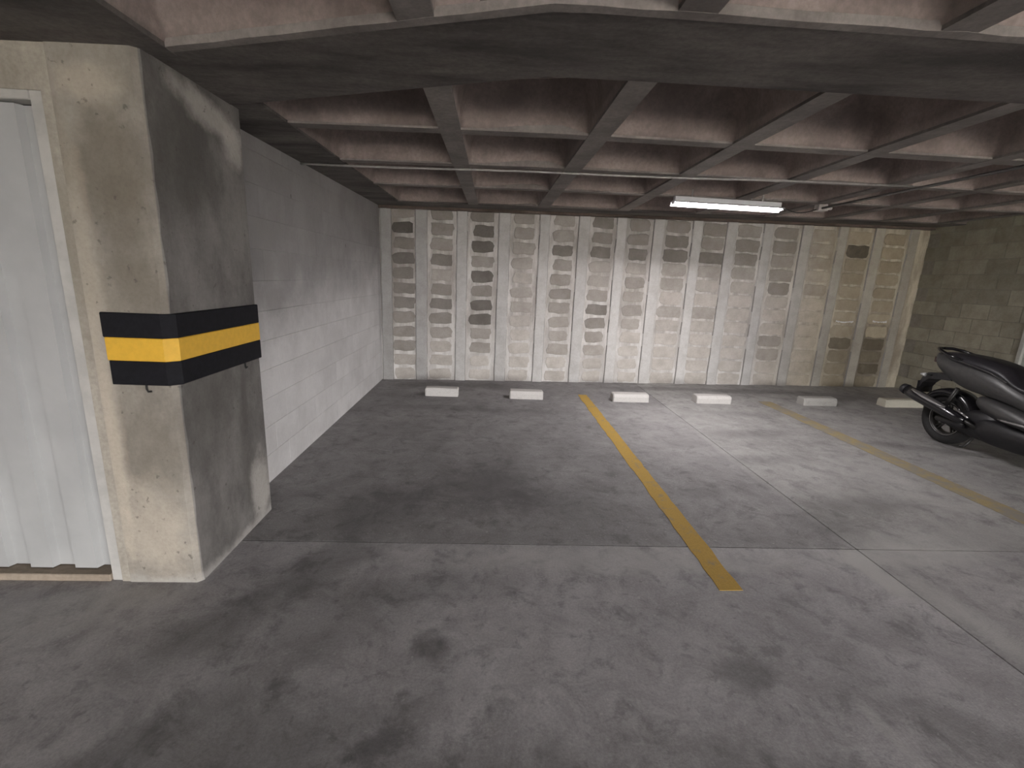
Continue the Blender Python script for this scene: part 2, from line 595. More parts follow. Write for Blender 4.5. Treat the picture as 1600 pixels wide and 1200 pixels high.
def paint_line(x0, x1, y0, y1, skew, mat, seed):
    rnd = random.Random(seed)
    n = 46
    rows = []
    for i in range(n + 1):
        y = y0 + (y1 - y0) * i / n
        d = skew * i / n
        a = x0 + d + rnd.uniform(-.006, .006)
        b = x1 + d + rnd.uniform(-.006, .006)
        rows.append(((a, y + (rnd.uniform(-.01, .01) if i in (0, n) else 0)), (b, y)))
    mb = MB()
    vs = [(p[0], p[1], z) for r in rows for z in (.0005, .0028) for p in r]
    fs = []
    for i in range(n):
        k = 4 * i
        fs += [(k + 2, k + 3, k + 7, k + 6), (k, k + 2, k + 6, k + 4), (k + 1, k + 5, k + 7, k + 3)]
    fs += [(0, 1, 3, 2), (4 * n, 4 * n + 2, 4 * n + 3, 4 * n + 1)]
    return mb.add(vs, fs).build('parking_line', mat)


tag(paint_line(1.295, 1.425, 2.16, 6.48, -.005, MAT['line'], 3),
    'bright yellow line painted on the floor, ending before the second and third wheel stops', 'parking line', 'bay lines')
tag(paint_line(3.99, 4.19, 2.2, 6.42, -.04, MAT['faded_line'], 4),
    'faded dusty yellow floor line, the one nearer the motor scooter', 'parking line', 'bay lines')

# ------------------------------------------------------------------ left wall of painted blocks
rnd = random.Random(21)
LW = -1.677
wl = MB().box(LW - .2, LW - .012, 2.9, AY + .3, 0, 2.95).build('wall_left', plain('left_wall_joint', (.55, .54, .53), .9))
tag(wl, kind='structure')
BH, BL = .2183, .42


def rect_block(w_, h_, d, b, name):
    """a block face lying in local yz, proud towards +x"""
    mb = MB()
    vs = [(0, 0, 0), (0, w_, 0), (0, w_, h_), (0, 0, h_), (d - b, 0, 0), (d - b, w_, 0), (d - b, w_, h_), (d - b, 0, h_),
          (d, b, b), (d, w_ - b, b), (d, w_ - b, h_ - b), (d, b, h_ - b)]
    fs = [(0, 1, 5, 4), (1, 2, 6, 5), (2, 3, 7, 6), (3, 0, 4, 7), (4, 5, 9, 8), (5, 6, 10, 9), (6, 7, 11, 10), (7, 4, 8, 11), (8, 9, 10, 11)]
    return mb.add(vs, fs).mesh(name)


cache = {}
for r in range(13):
    z0 = r * BH
    y = 2.92 - (.21 if r % 2 else 0)
    while y < AY - .02:
        y0, y1 = max(y, 2.92), min(y + BL, AY - .005)
        if y1 - y0 > .05:
            key = (round(y1 - y0, 3),)
            if key not in cache:
                cache[key] = rect_block(y1 - y0 - .0015, BH - .0015, .0125, .0012, 'painted_block')
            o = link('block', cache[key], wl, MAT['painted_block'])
            o.location = (LW - .0125, y0, z0)
            k = rnd.uniform(.95, 1.04)
            o.color = (.66 * k, .645 * k, .64 * k, 1)
        y += BL

# ------------------------------------------------------------------ back wall: posts and stacks of blocks
wb = MB().box(-.2, BLEN + .2, .0, .25, 0, 3.0).build('wall_back', MAT['mortar'])
wb.location = (AX, AY, 0)
wb.rotation_euler = (0, 0, BANG)
tag(wb, kind='structure')
POSTPX = [.09, .60, 1.20, 1.83, 2.44, 3.05, 3.64, 4.24, 4.87, 5.44, 6.06, 6.73, 7.37, 8.02, 8.66]


def post_mesh(w_, seed):
    r_ = random.Random(seed)
    mb = MB()
    n = 14
    rows = []
    for i in range(n + 1):
        z = 2.9 * i / n
        a, b = -w_ / 2 + r_.uniform(-.004, .004), w_ / 2 + r_.uniform(-.004, .004)
        rows.append([(a - .008, 0, z), (a, -.022, z), (a + .012, -.027, z), (b - .012, -.027, z), (b, -.022, z), (b + .008, 0, z)])
    vs = [p for r in rows for p in r]
    fs = [(i * 6 + j, i * 6 + j + 1, (i + 1) * 6 + j + 1, (i + 1) * 6 + j) for i in range(n) for j in range(5)]
    mb.add(vs, fs)
    me = mb.mesh('post')
    me.materials.append(MAT['post'])
    me.materials.append(MAT['crack'])
    for i, p in enumerate(me.polygons):
        if i % 5 in (0, 4) and r_.random() < .8:
            p.material_index = 1
    return me


pm = [post_mesh(.15, 1), post_mesh(.165, 2)]
for i, u in enumerate(POSTPX):
    o = link('post', pm[i % 2], wb, MAT['post'])
    o.location = (u, 0, 0)
    k = [.62, .72, .95, .95, 1.02, .98, 1.1, 1.1, 1.12, 1.0, .95, .88, .8, .85, .7][i]
    o.color = (.58 * k, .565 * k, .55 * k, 1)


def rough_block(w_, h_, seed, d=.006):
    """block face with a ragged mortar outline, facing -y"""
    r_ = random.Random(seed)
    pts = []
    per = [(-1, -1), (-.5, -1), (0, -1), (.5, -1), (1, -1), (1, -.3), (1, .3), (1, 1), (.5, 1), (0, 1), (-.5, 1), (-1, 1), (-1, .3), (-1, -.3)]
    for (a, b) in per:
        corner = abs(a) == 1 and abs(b) == 1
        k = .90 if corner else 1.0
        pts.append((a * w_ / 2 * k + r_.uniform(-.017, .015), b * h_ / 2 * (.93 if corner else 1) + r_.uniform(-.011, .011)))
    n = len(pts)
    vs = [(x, 0, z) for x, z in pts] + [(x * .985, -d * .7, z * .97) for x, z in pts] + [(x * .95, -d, z * .91) for x, z in pts]
    fs = []
    for k in (0, n):
        fs += [(k + j, k + (j + 1) % n, k + n + (j + 1) % n, k + n + j) for j in range(n)]
    fs.append(tuple(2 * n + j for j in range(n)))
    return MB().add(vs, fs).mesh('block')


narrow = [rough_block(.315, .168, s) for s in range(10, 16)]
wide = [rough_block(.42, .185, s) for s in range(20, 26)]
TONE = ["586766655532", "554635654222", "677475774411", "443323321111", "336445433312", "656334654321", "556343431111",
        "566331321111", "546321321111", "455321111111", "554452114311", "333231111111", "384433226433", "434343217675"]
for c in range(14):
    u = (POSTPX[c] + POSTPX[c + 1]) / 2
    pool = narrow if c < 7 else wide
    for r in range(12):
        z = 2.50 - r * BH
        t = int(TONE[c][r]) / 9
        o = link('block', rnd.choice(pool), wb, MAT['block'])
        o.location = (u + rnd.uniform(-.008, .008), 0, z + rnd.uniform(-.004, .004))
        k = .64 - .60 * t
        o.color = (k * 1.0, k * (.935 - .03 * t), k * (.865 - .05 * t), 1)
        if c < 7:
            o.scale = (rnd.uniform(.95, 1.12), 1, rnd.uniform(.93, 1.05))
        else:
            o.scale = (rnd.uniform(.93, 1.02), 1, rnd.uniform(.97, 1.06))
# white salt crust along two of the blocks on the right
for (u, z, w_) in [(7.70, 1.135, .33), (8.36, 1.155, .27), (8.62, .9, .05)]:
    r_ = random.Random(int(u * 100))
    n = 12
    mb = MB()
    vs, fs = [], []
    for i in range(n + 1):
        x = -w_ / 2 + w_ * i / n
        e = .022 * (abs(i / n - .5) * 2) ** 2
        t = .012 + r_.uniform(0, .018) + e
        for (yy, zz) in ((-.004, e), (-.012, e - t * .3), (-.012, e - t * .7), (-.004, e - t)):
            vs.append((x, yy, zz + r_.uniform(-.004, .004)))
    fs = [(i * 4 + j, i * 4 + j + 1, i * 4 + 5 + j, i * 4 + 4 + j) for i in range(n) for j in range(3)]
    o = mb.add(vs, fs).build('salt_crust', MAT['crust'], wb)
    o.location = (u, 0, z)
# dark ledge where slab meets wall
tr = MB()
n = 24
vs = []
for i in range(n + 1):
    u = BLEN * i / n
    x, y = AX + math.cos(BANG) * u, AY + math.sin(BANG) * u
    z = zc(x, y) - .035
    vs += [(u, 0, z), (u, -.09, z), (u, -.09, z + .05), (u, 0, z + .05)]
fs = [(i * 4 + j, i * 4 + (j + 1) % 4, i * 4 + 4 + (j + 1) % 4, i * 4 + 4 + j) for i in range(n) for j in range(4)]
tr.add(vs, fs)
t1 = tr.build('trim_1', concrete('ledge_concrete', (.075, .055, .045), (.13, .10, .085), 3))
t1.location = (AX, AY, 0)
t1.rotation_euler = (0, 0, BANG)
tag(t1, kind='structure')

# ------------------------------------------------------------------ right wall
wr = MB()
wr.box(XR + .012, XR + .25, 5.99, 8.2, 0, 3.0)
wr.box(XR + .012, XR + .25, -4.0, 5.02, 0, 3.0)
wr.box(XR + .012, XR + .25, YF, -4.0, 1.97, 3.0)
wr.box(XR + .012, XR + .25, 5.02, 5.99, 2.12, 3.0)
wr = wr.build('wall_right', plain('right_wall_joint', (.27, .25, .215), .9))
tag(wr, kind='structure')
sb = {}
for r in range(13):
    z0 = r * BH
    y = 7.76 - (.21 if r % 2 else 0)
    while y > 3.4:
        y1, y0 = y, y - BL
        if y0 < 5.99 and y1 > 5.02 and z0 < 2.1:
            if y1 > 5.99:
                y0 = 5.995
            elif y0 < 5.02:
                y1 = 5.015
            else:
                y0 = y1
        if y1 - y0 > .05:
            key = round(y1 - y0, 3)
            if key not in sb:
                sb[key] = rect_block(y1 - y0 - .006, BH - .006, .013, .003, 'side_block')
            o = link('block', sb[key], wr, MAT['side_block'])
            o.rotation_euler = (0, 0, math.pi)
            o.location = (XR + .013, y1 - .003, z0 + .003)
            k = rnd.uniform(.82, 1.08)
            o.color = (.40 * k, .375 * k, .30 * k, 1)
        y -= BL

d1 = empty('door_1', (XR, 5.505, 0))
tag(d1, kind='structure')
mb = MB().bevel_box(.02, .06, -.43, .43, .01, 2.06, .004)
for (z0, z1) in ((.15, .95), (1.1, 1.95)):
    mb.bevel_box(.012, .02, -.33, .33, z0, z1, .003)
mb.build('leaf', plain('grey_door_paint', (.42, .43, .40), .5), d1)
f = MB()
f.bevel_box(-.015, .08, .43, .485, 0, 2.12, .004)
f.bevel_box(-.015, .08, -.485, -.43, 0, 2.12, .004)
f.bevel_box(-.015, .08, -.43, .43, 2.06, 2.12, .004)
f.build('frame', plain('grey_door_frame', (.46, .46, .42), .55), d1)
h = MB().bevel_box(.004, .02, .345, .385, .99, 1.16, .003)
h.tube([(.01, .365, 1.11), (-.035, .365, 1.11), (-.045, .34, 1.11), (-.045, .24, 1.105)], .01, 8)
h.build('handle', MAT['bike_black'], d1)

# ------------------------------------------------------------------ entry wall, storage door, column
CF = 2.18      # column front plane
ew = MB()
ew.box(-1.875, -1.83, CF + .006, CF + .25, 0, 2.75)
ew.box(XL, -1.875, CF + .006, CF + .25, 2.29, 2.75)
ew.box(XL, -3.25, CF + .006, CF + .25, 0, 2.29)
ew = ew.build('wall_front', MAT['entry_wall'])
tag(ew, kind='structure')

d2 = empty('door_2', (-2.56, CF + .03, 0))
tag(d2, kind='structure')
# folded sheet leaf: local x from -.64 to .64
prof = []
x = .63
PIT, FLAT = .2225, .115
k = 0
while x > -.66:
    for dx, dy in ((0, 0.030), (.088, 0.030), (.100, .0), (.2105, .0)):
        prof.append((x - dx, dy))
    x -= PIT
prof = [p for p in prof if p[0] > -.66]
mb = MB()
n = len(prof)
vs = [(x, y + .02, z) for z in (.045, 2.25) for x, y in prof] + [(x, y + .024, z) for z in (.045, 2.25) for x, y in prof]
fs = [(j, j + 1, n + j + 1, n + j) for j in range(n - 1)] + [(2 * n + j + 1, 2 * n + j, 3 * n + j, 3 * n + j + 1) for j in range(n - 1)]
fs += [(j + 1, j, 2 * n + j, 2 * n + j + 1) for j in range(n - 1)] + [(n + j, n + j + 1, 3 * n + j + 1, 3 * n + j) for j in range(n - 1)]
mb.add(vs, fs)
mb.build('leaf', MAT['door'], d2)
fr = MB()
fr.bevel_box(.63, .685, -.018, .06, 0, 2.30, .004)
fr.bevel_box(-.69, -.63, -.018, .06, 0, 2.30, .004)
fr.bevel_box(-.63, .63, -.018, .06, 2.255, 2.32, .004)
fr.build('frame', MAT['door_frame'], d2)
MB().bevel_box(-.63, .63, -.03, .07, 0.0, .040, .004).build('threshold', MAT['threshold'], d2)
MB().box(-.63, .63, .075, .09, 0.0, 2.29).build('backing', MAT['dark'], d2)


def column_mesh():
    c = .024
    x0, x1, y0, y1 = -1.83, -1.475, CF, 2.965
    base = [(x0, y0), (x1 - c, y0), (x1, y0 + c), (x1, y1), (x0, y1)]
    r_ = random.Random(5)
    rings = []
    for i in range(25):
        z = 2.62 * i / 24
        jit = [r_.uniform(-.003, .003) for _ in base]
        rings.append([(p[0] + (jit[k] if k in (1, 2) else 0), p[1] + (jit[k] if k in (1, 2) else 0), z) for k, p in enumerate(base)])
    return MB().rings(rings)


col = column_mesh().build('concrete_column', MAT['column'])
tag(col, 'stained bare concrete column beside the white corrugated door, wearing a striped guard', 'column')

cg = empty('column_guard', (-1.475, CF, 1.06))
tag(cg, 'black and yellow striped foam guard wrapped round the concrete column corner', 'corner guard')


def guard_band(z0, z1, name, mat, off):
    """strip wrapping the corner, z relative to the guard"""
    c, t = .026, .014
    inner = [(-.285 + off, -.001), (-c, -.001), (.001, c), (.001, .79)]
    outer = [(-.285 + off, -t), (-c - .004, -t), (t, c + .004), (t, .79)]
    b = .004
    rings = []
    for k in range(4):
        i_, o_ = inner[k], outer[k]
        m = tuple(o_[q] + (i_[q] - o_[q]) * .3 for q in (0, 1))
        rings.append([(*i_, z0), (*m, z0), (*o_, z0 + b), (*o_, z1 - b), (*m, z1), (*i_, z1)])
    return MB().rings(rings).build(name, mat, cg)


tag(guard_band(.222, .335, 'stripe', MAT['foam_black'], -.006), 'black top stripe')
tag(guard_band(.114, .222, 'stripe', MAT['foam_yellow'], 0), 'yellow middle stripe')
tag(guard_band(.0, .114, 'stripe', MAT['foam_black'], .006), 'black bottom stripe')
for (x, y, dx) in ((-.135, -.006, 1), (.008, .60, 0)):
    mb = MB().tube([(x, y, .01), (x, y, -.02), (x + .006 * dx, y + .006 * (1 - dx), -.032), (x + .02 * dx, y + .02 * (1 - dx), -.03)], .005, 6)
    mb.build('tie', MAT['tie'], cg)

# ------------------------------------------------------------------ ceiling: waffle slab
ce = empty('ceiling', (0, 0, 2.5))
tag(ce, kind='structure')


def cpt(x, y, dz=0.0, wp=True):
    if wp:
        x, y = warp(x, y)
    return (x, y, zc(x, y) + dz - 2.5)


cap = MB()
vs = [(x, y, zc(x, y) + d - 2.5) for d in (.45, .6) for (x, y) in ((XL - .3, YF), (XR + .3, YF), (XR + .3, 8.3), (XL - .3, 8.3))]
cap.add(vs, [(3, 2, 1, 0), (4, 5, 6, 7), (0, 1, 5, 4), (1, 2, 6, 5), (2, 3, 7, 6), (3, 0, 4, 7)])
cap.build('deck', MAT['rib'], ce)


def prism(name, poly, mat, thick=.06, dz=0.0, sub=1, wp=True):
    """flat strip of slab underside with the plan given by poly"""
    if sub > 1:
        out = []
        for i, p in enumerate(poly):
            q = poly[(i + 1) % len(poly)]
            out += [(p[0] + (q[0] - p[0]) * k / sub, p[1] + (q[1] - p[1]) * k / sub) for k in range(sub)]
        poly = out
    n = len(poly)
    vs = [cpt(x, y, dz, wp) for x, y in poly] + [cpt(x, y, dz + thick, wp) for x, y in poly]
    fs = [tuple(range(n)), tuple(n + j for j in range(n))[::-1]]
    fs += [(j, n + j, n + (j + 1) % n, (j + 1) % n) for j in range(n)]
    return MB().add(vs, fs).build(name, mat, ce)


RIBS = [-.30, .65, 1.59, 2.53, 3.47, 4.41, 5.35, 6.29]
EDGE_L = -1.30


def front_edge(x):
    return 1.75 + (.2 - x) * .30 if x < .2 else 1.75 + (x - .2) * .035


def back_edge(x):
    return 2.30 + (.23 - x) * .345 if x < .23 else 2.30 + (x - .23) * .03


def pan(quad, depth=.38, mat=MAT['pan'], seed=0):
    """inverted tray with rolled shoulders over a four cornered opening"""
    (a, b, c, d) = quad
    r_ = random.Random(seed)
    wx = (math.dist(a, b) + math.dist(c, d)) / 2
    wy = (math.dist(b, c) + math.dist(d, a)) / 2
    prof = [(-.012, .012), (.0, .012), (.008, .05), (.018, .09), (.035, .13), (.062, .17), (.10, .21), (.155, .245), (.22, .265), (.30, .27)]
    rings = []
    for (ins, h_) in prof:
        h_ *= depth / .27
        ring = []
        cr = .012 + .05 * min(1, h_ / .12)
        lim = .47 * min(wx, wy)
        ins = min(ins, lim)
        # rounded rectangle in metres, mapped to the quad
        x0, x1, y0, y1 = ins, wx - ins, ins, wy - ins
        cr = max(.002, min(cr, .45 * (x1 - x0), .45 * (y1 - y0)))
        for (cx, cy, a0) in ((x1 - cr, y1 - cr, 0), (x0 + cr, y1 - cr, 90), (x0 + cr, y0 + cr, 180), (x1 - cr, y0 + cr, 270)):
            for k in range(4):
                t = math.radians(a0 + 30 * k)
                px, py = cx + cr * math.cos(t), cy + cr * math.sin(t)
                s, q = px / wx, py / wy
                X = (1 - q) * ((1 - s) * a[0] + s * b[0]) + q * ((1 - s) * d[0] + s * c[0])
                Y = (1 - q) * ((1 - s) * a[1] + s * b[1]) + q * ((1 - s) * d[1] + s * c[1])
                ring.append(cpt(X, Y, h_ + (r_.uniform(-.0012, .0012) if h_ > .05 else 0)))
        rings.append(ring)
    n = len(rings[0])
    mb = MB().rings(rings, cap=False)
    mb.f.append(tuple((len(rings) - 1) * n + j for j in range(n)))
    # normals must look down into the room
    o = link('coffer', mb.mesh('coffer', fix=True), ce, mat, True)
    return o


# ribs running away from the camera
RW = .068
for x in RIBS:
    prism('rib', [(x - RW, back_edge(x - RW) - .03), (x + RW, back_edge(x + RW) - .03), (x + RW, 6.7), (x - RW, 6.7)], MAT['rib'], .05, 0, 6)
    prism('rib', [(x - RW, -1.15), (x + RW, -1.15), (x + RW, front_edge(x + RW) + .03), (x - RW, front_edge(x - RW) + .03)], MAT['rib'], .05, 0, 6)
# strip over the left wall
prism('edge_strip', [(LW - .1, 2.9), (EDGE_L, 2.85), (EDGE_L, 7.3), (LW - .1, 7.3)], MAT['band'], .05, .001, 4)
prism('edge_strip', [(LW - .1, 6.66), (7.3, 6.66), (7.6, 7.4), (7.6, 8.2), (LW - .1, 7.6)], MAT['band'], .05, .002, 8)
CROSS = [3.25, 4.25, 5.36]
CWD = .052
for y in CROSS:
    prism('cross_rib', [(EDGE_L - .02, y - CWD), (7.25, y - CWD), (7.25, y + CWD), (EDGE_L - .02, y + CWD)], MAT['rib'], .05, .004, 10)
FRONT_ROWS = [.78, -.18, -1.14]
for y in FRONT_ROWS:
    prism('cross_rib', [(-1.36, y - CWD), (7.25, y - CWD), (7.25, y + CWD), (-1.36, y + CWD)], MAT['rib'], .05, .004, 6)
# solid bent band over the column line
xsb = [-1.9, -1.45, -1.0, -.5, 0.0, .215, .6, 1.2, 2, 3, 4, 5, 6, 7.3]
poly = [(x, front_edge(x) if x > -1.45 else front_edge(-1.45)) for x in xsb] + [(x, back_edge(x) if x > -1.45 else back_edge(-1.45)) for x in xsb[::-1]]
prism('band', poly, MAT['band'], .09, -.002)
# the band's front lip, a rough lighter strip
n = len(xsb)
lip = MB()
vs = []
for i in range(61):
    x = -1.42 + (7.25 + 1.42) * i / 60
    y = front_edge(x)
    e = random.uniform(-.006, .006)
    vs += [cpt(x, y + .012, -.004), cpt(x, y - .028 + e, -.001), cpt(x, y - .03 + e, .03), cpt(x, y + .012, .05)]
fs = [(i * 4 + j, i * 4 + 4 + j, i * 4 + 4 + (j + 1) % 4, i * 4 + (j + 1) % 4) for i in range(60) for j in range(4)]
lip.add(vs, fs).build('lip', MAT['rib'], ce)
# solid strip running from the column over the camera side
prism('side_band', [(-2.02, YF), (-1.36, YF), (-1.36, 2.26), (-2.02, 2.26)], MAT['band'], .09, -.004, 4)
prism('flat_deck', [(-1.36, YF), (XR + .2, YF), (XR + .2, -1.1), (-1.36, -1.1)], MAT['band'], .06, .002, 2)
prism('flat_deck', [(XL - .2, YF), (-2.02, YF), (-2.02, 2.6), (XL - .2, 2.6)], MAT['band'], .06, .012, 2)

cols = [(EDGE_L, RIBS[0] - RW)] + [(RIBS[i] + RW, RIBS[i + 1] - RW) for i in range(7)] + [(RIBS[7] + RW, 7.14)]
seed = 0
for (x0, x1) in cols:
    rows = [(None, CROSS[0] - CWD), (CROSS[0] + CWD, CROSS[1] - CWD), (CROSS[1] + CWD, CROSS[2] - CWD), (CROSS[2] + CWD, 6.66)]
    for (y0, y1) in rows:
        seed += 1
        ya = back_edge(x0) if y0 is None else y0
        yb = back_edge(x1) if y0 is None else y0
        pan([(x0, ya), (x1, yb), (x1, y1), (x0, y1)], .38, seed=seed)
cols_f = [(-1.36, RIBS[0] - RW)] + cols[1:]
for (x0, x1) in cols_f:
    for (y0, y1) in ((FRONT_ROWS[0] + CWD, None), (FRONT_ROWS[1] + CWD, FRONT_ROWS[0] - CWD), (FRONT_ROWS[2] + CWD, FRONT_ROWS[1] - CWD)):
        seed += 1
        ya = front_edge(x0) - .02 if y1 is None else y1
        yb = front_edge(x1) - .02 if y1 is None else y1
        pan([(x0, y0), (x1, y0), (x1, yb), (x0, ya)], .38, seed=seed)

# ------------------------------------------------------------------ rest of the shell behind the camera
ws = MB().box(XL - .2, XL, YF, 2.5, 0, 2.9).build('wall_side', MAT['entry_wall'])
tag(ws, kind='structure')
wn = MB()
wn.box(XL, -.7, YF - .2, YF, 0, 2.9)
wn.box(-.7, XR + .2, YF - .2, YF, 1.97, 2.9)
wn.box(7.1, XR + .25, YF - .2, YF + .2, 0, 1.97)
wn = wn.build('wall_near', MAT['entry_wall'])
tag(wn, kind='structure')

# ------------------------------------------------------------------ wheel stops


def stop(x0, x1, y, mat, label, ang=0.0, hgt=.112, dep=.17, chip=0):
    L = x1 - x0
    r_ = random.Random(int(x0 * 50) + 400)
    prof = [(0, 0), (0, hgt * .62), (dep * .10, hgt * .92), (dep * .2, hgt), (dep * .8, hgt), (dep * .9, hgt * .92), (dep, hgt * .62), (dep, 0)]
    rings = []
    e = .012
    for (x, k) in ((0, e), (e, 0), (L * .3, 0), (L * .65, 0), (L - e, 0), (L, e)):
        rings.append([(x - L / 2 + r_.uniform(-.002, .002), min(max(p, k), dep - k) - dep / 2, max(0, q - (k if q > .05 else 0) + (r_.uniform(-.003, .003) if q > .02 else 0))) for p, q in prof])
    o = MB().rings(rings).build('wheel_stop', mat)
    o.location = ((x0 + x1) / 2, y + dep / 2, 0.0015)
    o.rotation_euler = (0, 0, ang)
    tag(o, label, 'wheel stop', 'wheel stops along the back wall')
    return o


stop(-.88, -.43, 6.15, MAT['stop'], 'white painted concrete wheel stop nearest the left wall')
stop(.28, .74, 6.13, MAT['stop'], 'white wheel stop just left of the top end of the bright yellow line')
stop(1.72, 2.23, 6.14, MAT['stop'], 'white wheel stop just right of the top end of the bright yellow line', .02)
stop(2.93, 3.44, 6.19, MAT['stop'], 'white wheel stop under the tube light, just left of the faded yellow line', .03)
stop(4.53, 5.05, 6.25, MAT['stop_grey'], 'dull grey wheel stop between the faded yellow line and the scooter', .05)
stop(5.80, 6.42, 6.30, MAT['stop_cream'], 'cream wheel stop partly behind the scooter exhaust', .06)

# ------------------------------------------------------------------ lamps


def lamp(name, x, y, z, L, tube, label, group):
    r = empty(name, (x, y, z))
    tag(r, label, 'light', group)
    h_ = L / 2
    MB().bevel_box(-h_ + .03, h_ - .01, .0, .05, .0, .055, .004).build('housing', MAT['enamel'], r)
    # bent reflector sheet behind the tube, dropping a little at the back
    prof = [(-.058, -.016), (-.03, .000), (.0, .0), (.025, -.008), (.046, -.0445), (.048, -.043), (.027, -.005), (.0, .003), (-.031, .003), (-.06, -.014)]
    MB().rings([[(sx, p, q) for p, q in prof] for sx in (-h_, h_)]).build('reflector', MAT['enamel'], r)
    MB().tube([(-h_ + .01, -.012, -.016), (h_ - .01, -.012, -.016)], .0125, 12).build('tube', MAT['tube'], r, True)
    st = MB().box(-h_ + .03, h_ - .03, -.022, -.002, -.0315, -.0295).build('led_strip', tube, r)
    st.data.materials.append(MAT['enamel'])
    for p in st.data.polygons:
        p.material_index = 0 if p.normal.z < -.5 else 1
    for s in (-1, 1):
        a = s * h_
        MB().bevel_box(min(a, a - s * .022), max(a, a - s * .022), -.03, .012, -.031, .004, .004).build('lamp_holder', MAT['enamel'], r)
    return r


l1 = lamp('tube_light', 2.49, 5.15, 2.485, 1.25, MAT['strip'], 'lit white tube light fixed under the ribs near the back wall', None)
l1.rotation_euler = (0, 0, .06)
for s in (-.4, .4):
    MB().tube([(s, .025, .05), (s, .025, zc(2.49 + s, 5.15) + .03 - 2.485)], .008, 8).build('hanger', MAT['conduit'], l1)
ADDED_LAMPS = [(2.2, -1.0), (3.6, -6.0)]  # unseen lamps added behind the camera to brighten the lane floor
for i, (x, y) in enumerate(ADDED_LAMPS):
    l = lamp('tube_light', x, y, zc(x, y) - .1, 1.25, MAT['strip_rear'], ['lit tube light over the driving lane just behind the viewpoint', 'lit tube light over the driving lane near the entrance'][i], None)
    for s in (-.4, .4):
        MB().tube([(s, .025, .05), (s, .025, .13)], .008, 8).build('hanger', MAT['conduit'], l)  # hangers of the added unseen lamps

# conduits
p = MB()
pts = []
for i in range(15):
    x = LW + .0 + (3.80 - LW) * i / 14
    y = 4.34 + .02 * math.sin(i)
    pts.append((x, y, zc(x, y) - .011))
o = p.tube(pts, .0095, 10).build('conduit_pipe', MAT['conduit'], None, True)
tag(o, 'thin pale conduit running crosswise under the ribs from the left wall', 'pipe', 'ceiling conduits')
pts = []
for i in range(12):
    t = i / 11
    x, y = 3.86 + (3.55 - 3.86) * t, 5.62 + (1.2 - 5.62) * t
    pts.append((x, y, zc(x, y) - .045))
o = MB().tube(pts, .013, 10).build('conduit_pipe', MAT['conduit_dark'], None, True)
tag(o, 'dark conduit running from the ceiling junction box back towards the viewer', 'pipe', 'ceiling conduits')
jb = empty('junction_box', (3.88, 5.68, zc(3.88, 5.68)))
tag(jb, 'small pale junction box on the ceiling right of the tube light', 'junction box')
MB().bevel_box(-.055, .055, -.045, .045, -.065, .005, .006).build('body', MAT['box'], jb)
MB().bevel_box(-.06, .06, -.05, .05, -.072, -.062, .003).build('lid', MAT['box'], jb)
MB().tube([(.05, .0, -.035), (.13, .0, -.035)], .018, 8).build('gland', MAT['box'], jb, True)
pts = []
for i in range(13):
    t = i / 12
    x, y = 3.11 + (3.825 - 3.11) * t, 5.21 + (5.68 - 5.21) * t
    pts.append((x, y, 2.50 + .07 * t - .05 * math.sin(math.pi * t)))
o = MB().tube(pts, .006, 6).build('lamp_cable', MAT['cable'], None, True)
tag(o, 'black cable sagging between the tube light and the junction box', 'cable')

# ------------------------------------------------------------------ motor scooter, rear towards the wall, facing -y
bk = empty('motor_scooter', (5.18, 4.77, 0))
tag(bk, 'dark grey and black motor scooter parked rear to the wall at right', 'scooter')


def P(s, x, z):
    return (x, -s, z)


def loft(sections, name, mat, parent=bk, sub=2):
    """sections: (s, half width low, half width mid, half width top, z low, z mid, z top)"""
    rings = []
    for (s, wl_, wm, wt, z0, zm, z1) in sections:
        half = [(0, z0), (wl_ * .8, z0), (wl_, z0 + (zm - z0) * .25), (wm, zm), (wt, z1 - (z1 - zm) * .2), (wt * .75, z1), (0, z1)]
        full = half + [(-x, z) for x, z in half[-2:0:-1]]
        rings.append([P(s, x, z) for x, z in full])
    return MB().rings(rings).build(name, mat, parent, True, sub)


def wheel(s, r, wd, name, parent=bk):
    wroot = MB()
    R_, W_ = r, wd / 2
    prof = [(-W_ * .55, R_ * .66), (-W_ * .85, R_ * .74), (-W_, R_ * .85), (-W_ * .85, R_ * .94), (-W_ * .4, R_ * .99), (0, R_), (W_ * .4, R_ * .99),
            (W_ * .85, R_ * .94), (W_, R_ * .85), (W_ * .85, R_ * .74), (W_ * .55, R_ * .66)]
    t = wroot.lathe_x(prof, 0, -s, R_, 40, closed=True).build(name, MAT['tyre'], parent, True)
    rim = MB().lathe_x([(-W_ * .6, R_ * .68), (-W_ * .6, R_ * .60), (-W_ * .3, R_ * .56), (W_ * .3, R_ * .56), (W_ * .6, R_ * .60), (W_ * .6, R_ * .68)], 0, -s, R_, 40)
    rim.build('rim', MAT['alloy'], t, True)
    for k in range(5):
        a = 2 * math.pi * k / 5 + .3
        for da in (-.13, .13):
            c0 = (0, -s + .05 * math.cos(a), R_ + .05 * math.sin(a))
            c1 = (-W_ * .3, -s + R_ * .6 * math.cos(a + da), R_ + R_ * .6 * math.sin(a + da))
            MB().tube([c0, c1], [.016, .010], 6).build('spoke', MAT['alloy'], t, True)
    MB().tube([(-W_ * .9, -s, R_), (W_ * .9, -s, R_)], .055, 16).build('hub', MAT['alloy'], t, True)
    # bright line on the rim edge
    MB().lathe_x([(-W_ * .62, R_ * .665), (-W_ * .66, R_ * .65), (-W_ * .62, R_ * .635)], 0, -s, R_, 40, closed=True).build('rim_stripe', MAT['steel'], t, True)
    return t


wheel(0, .285, .15, 'rear_wheel')
wheel(1.52, .28, .13, 'front_wheel')

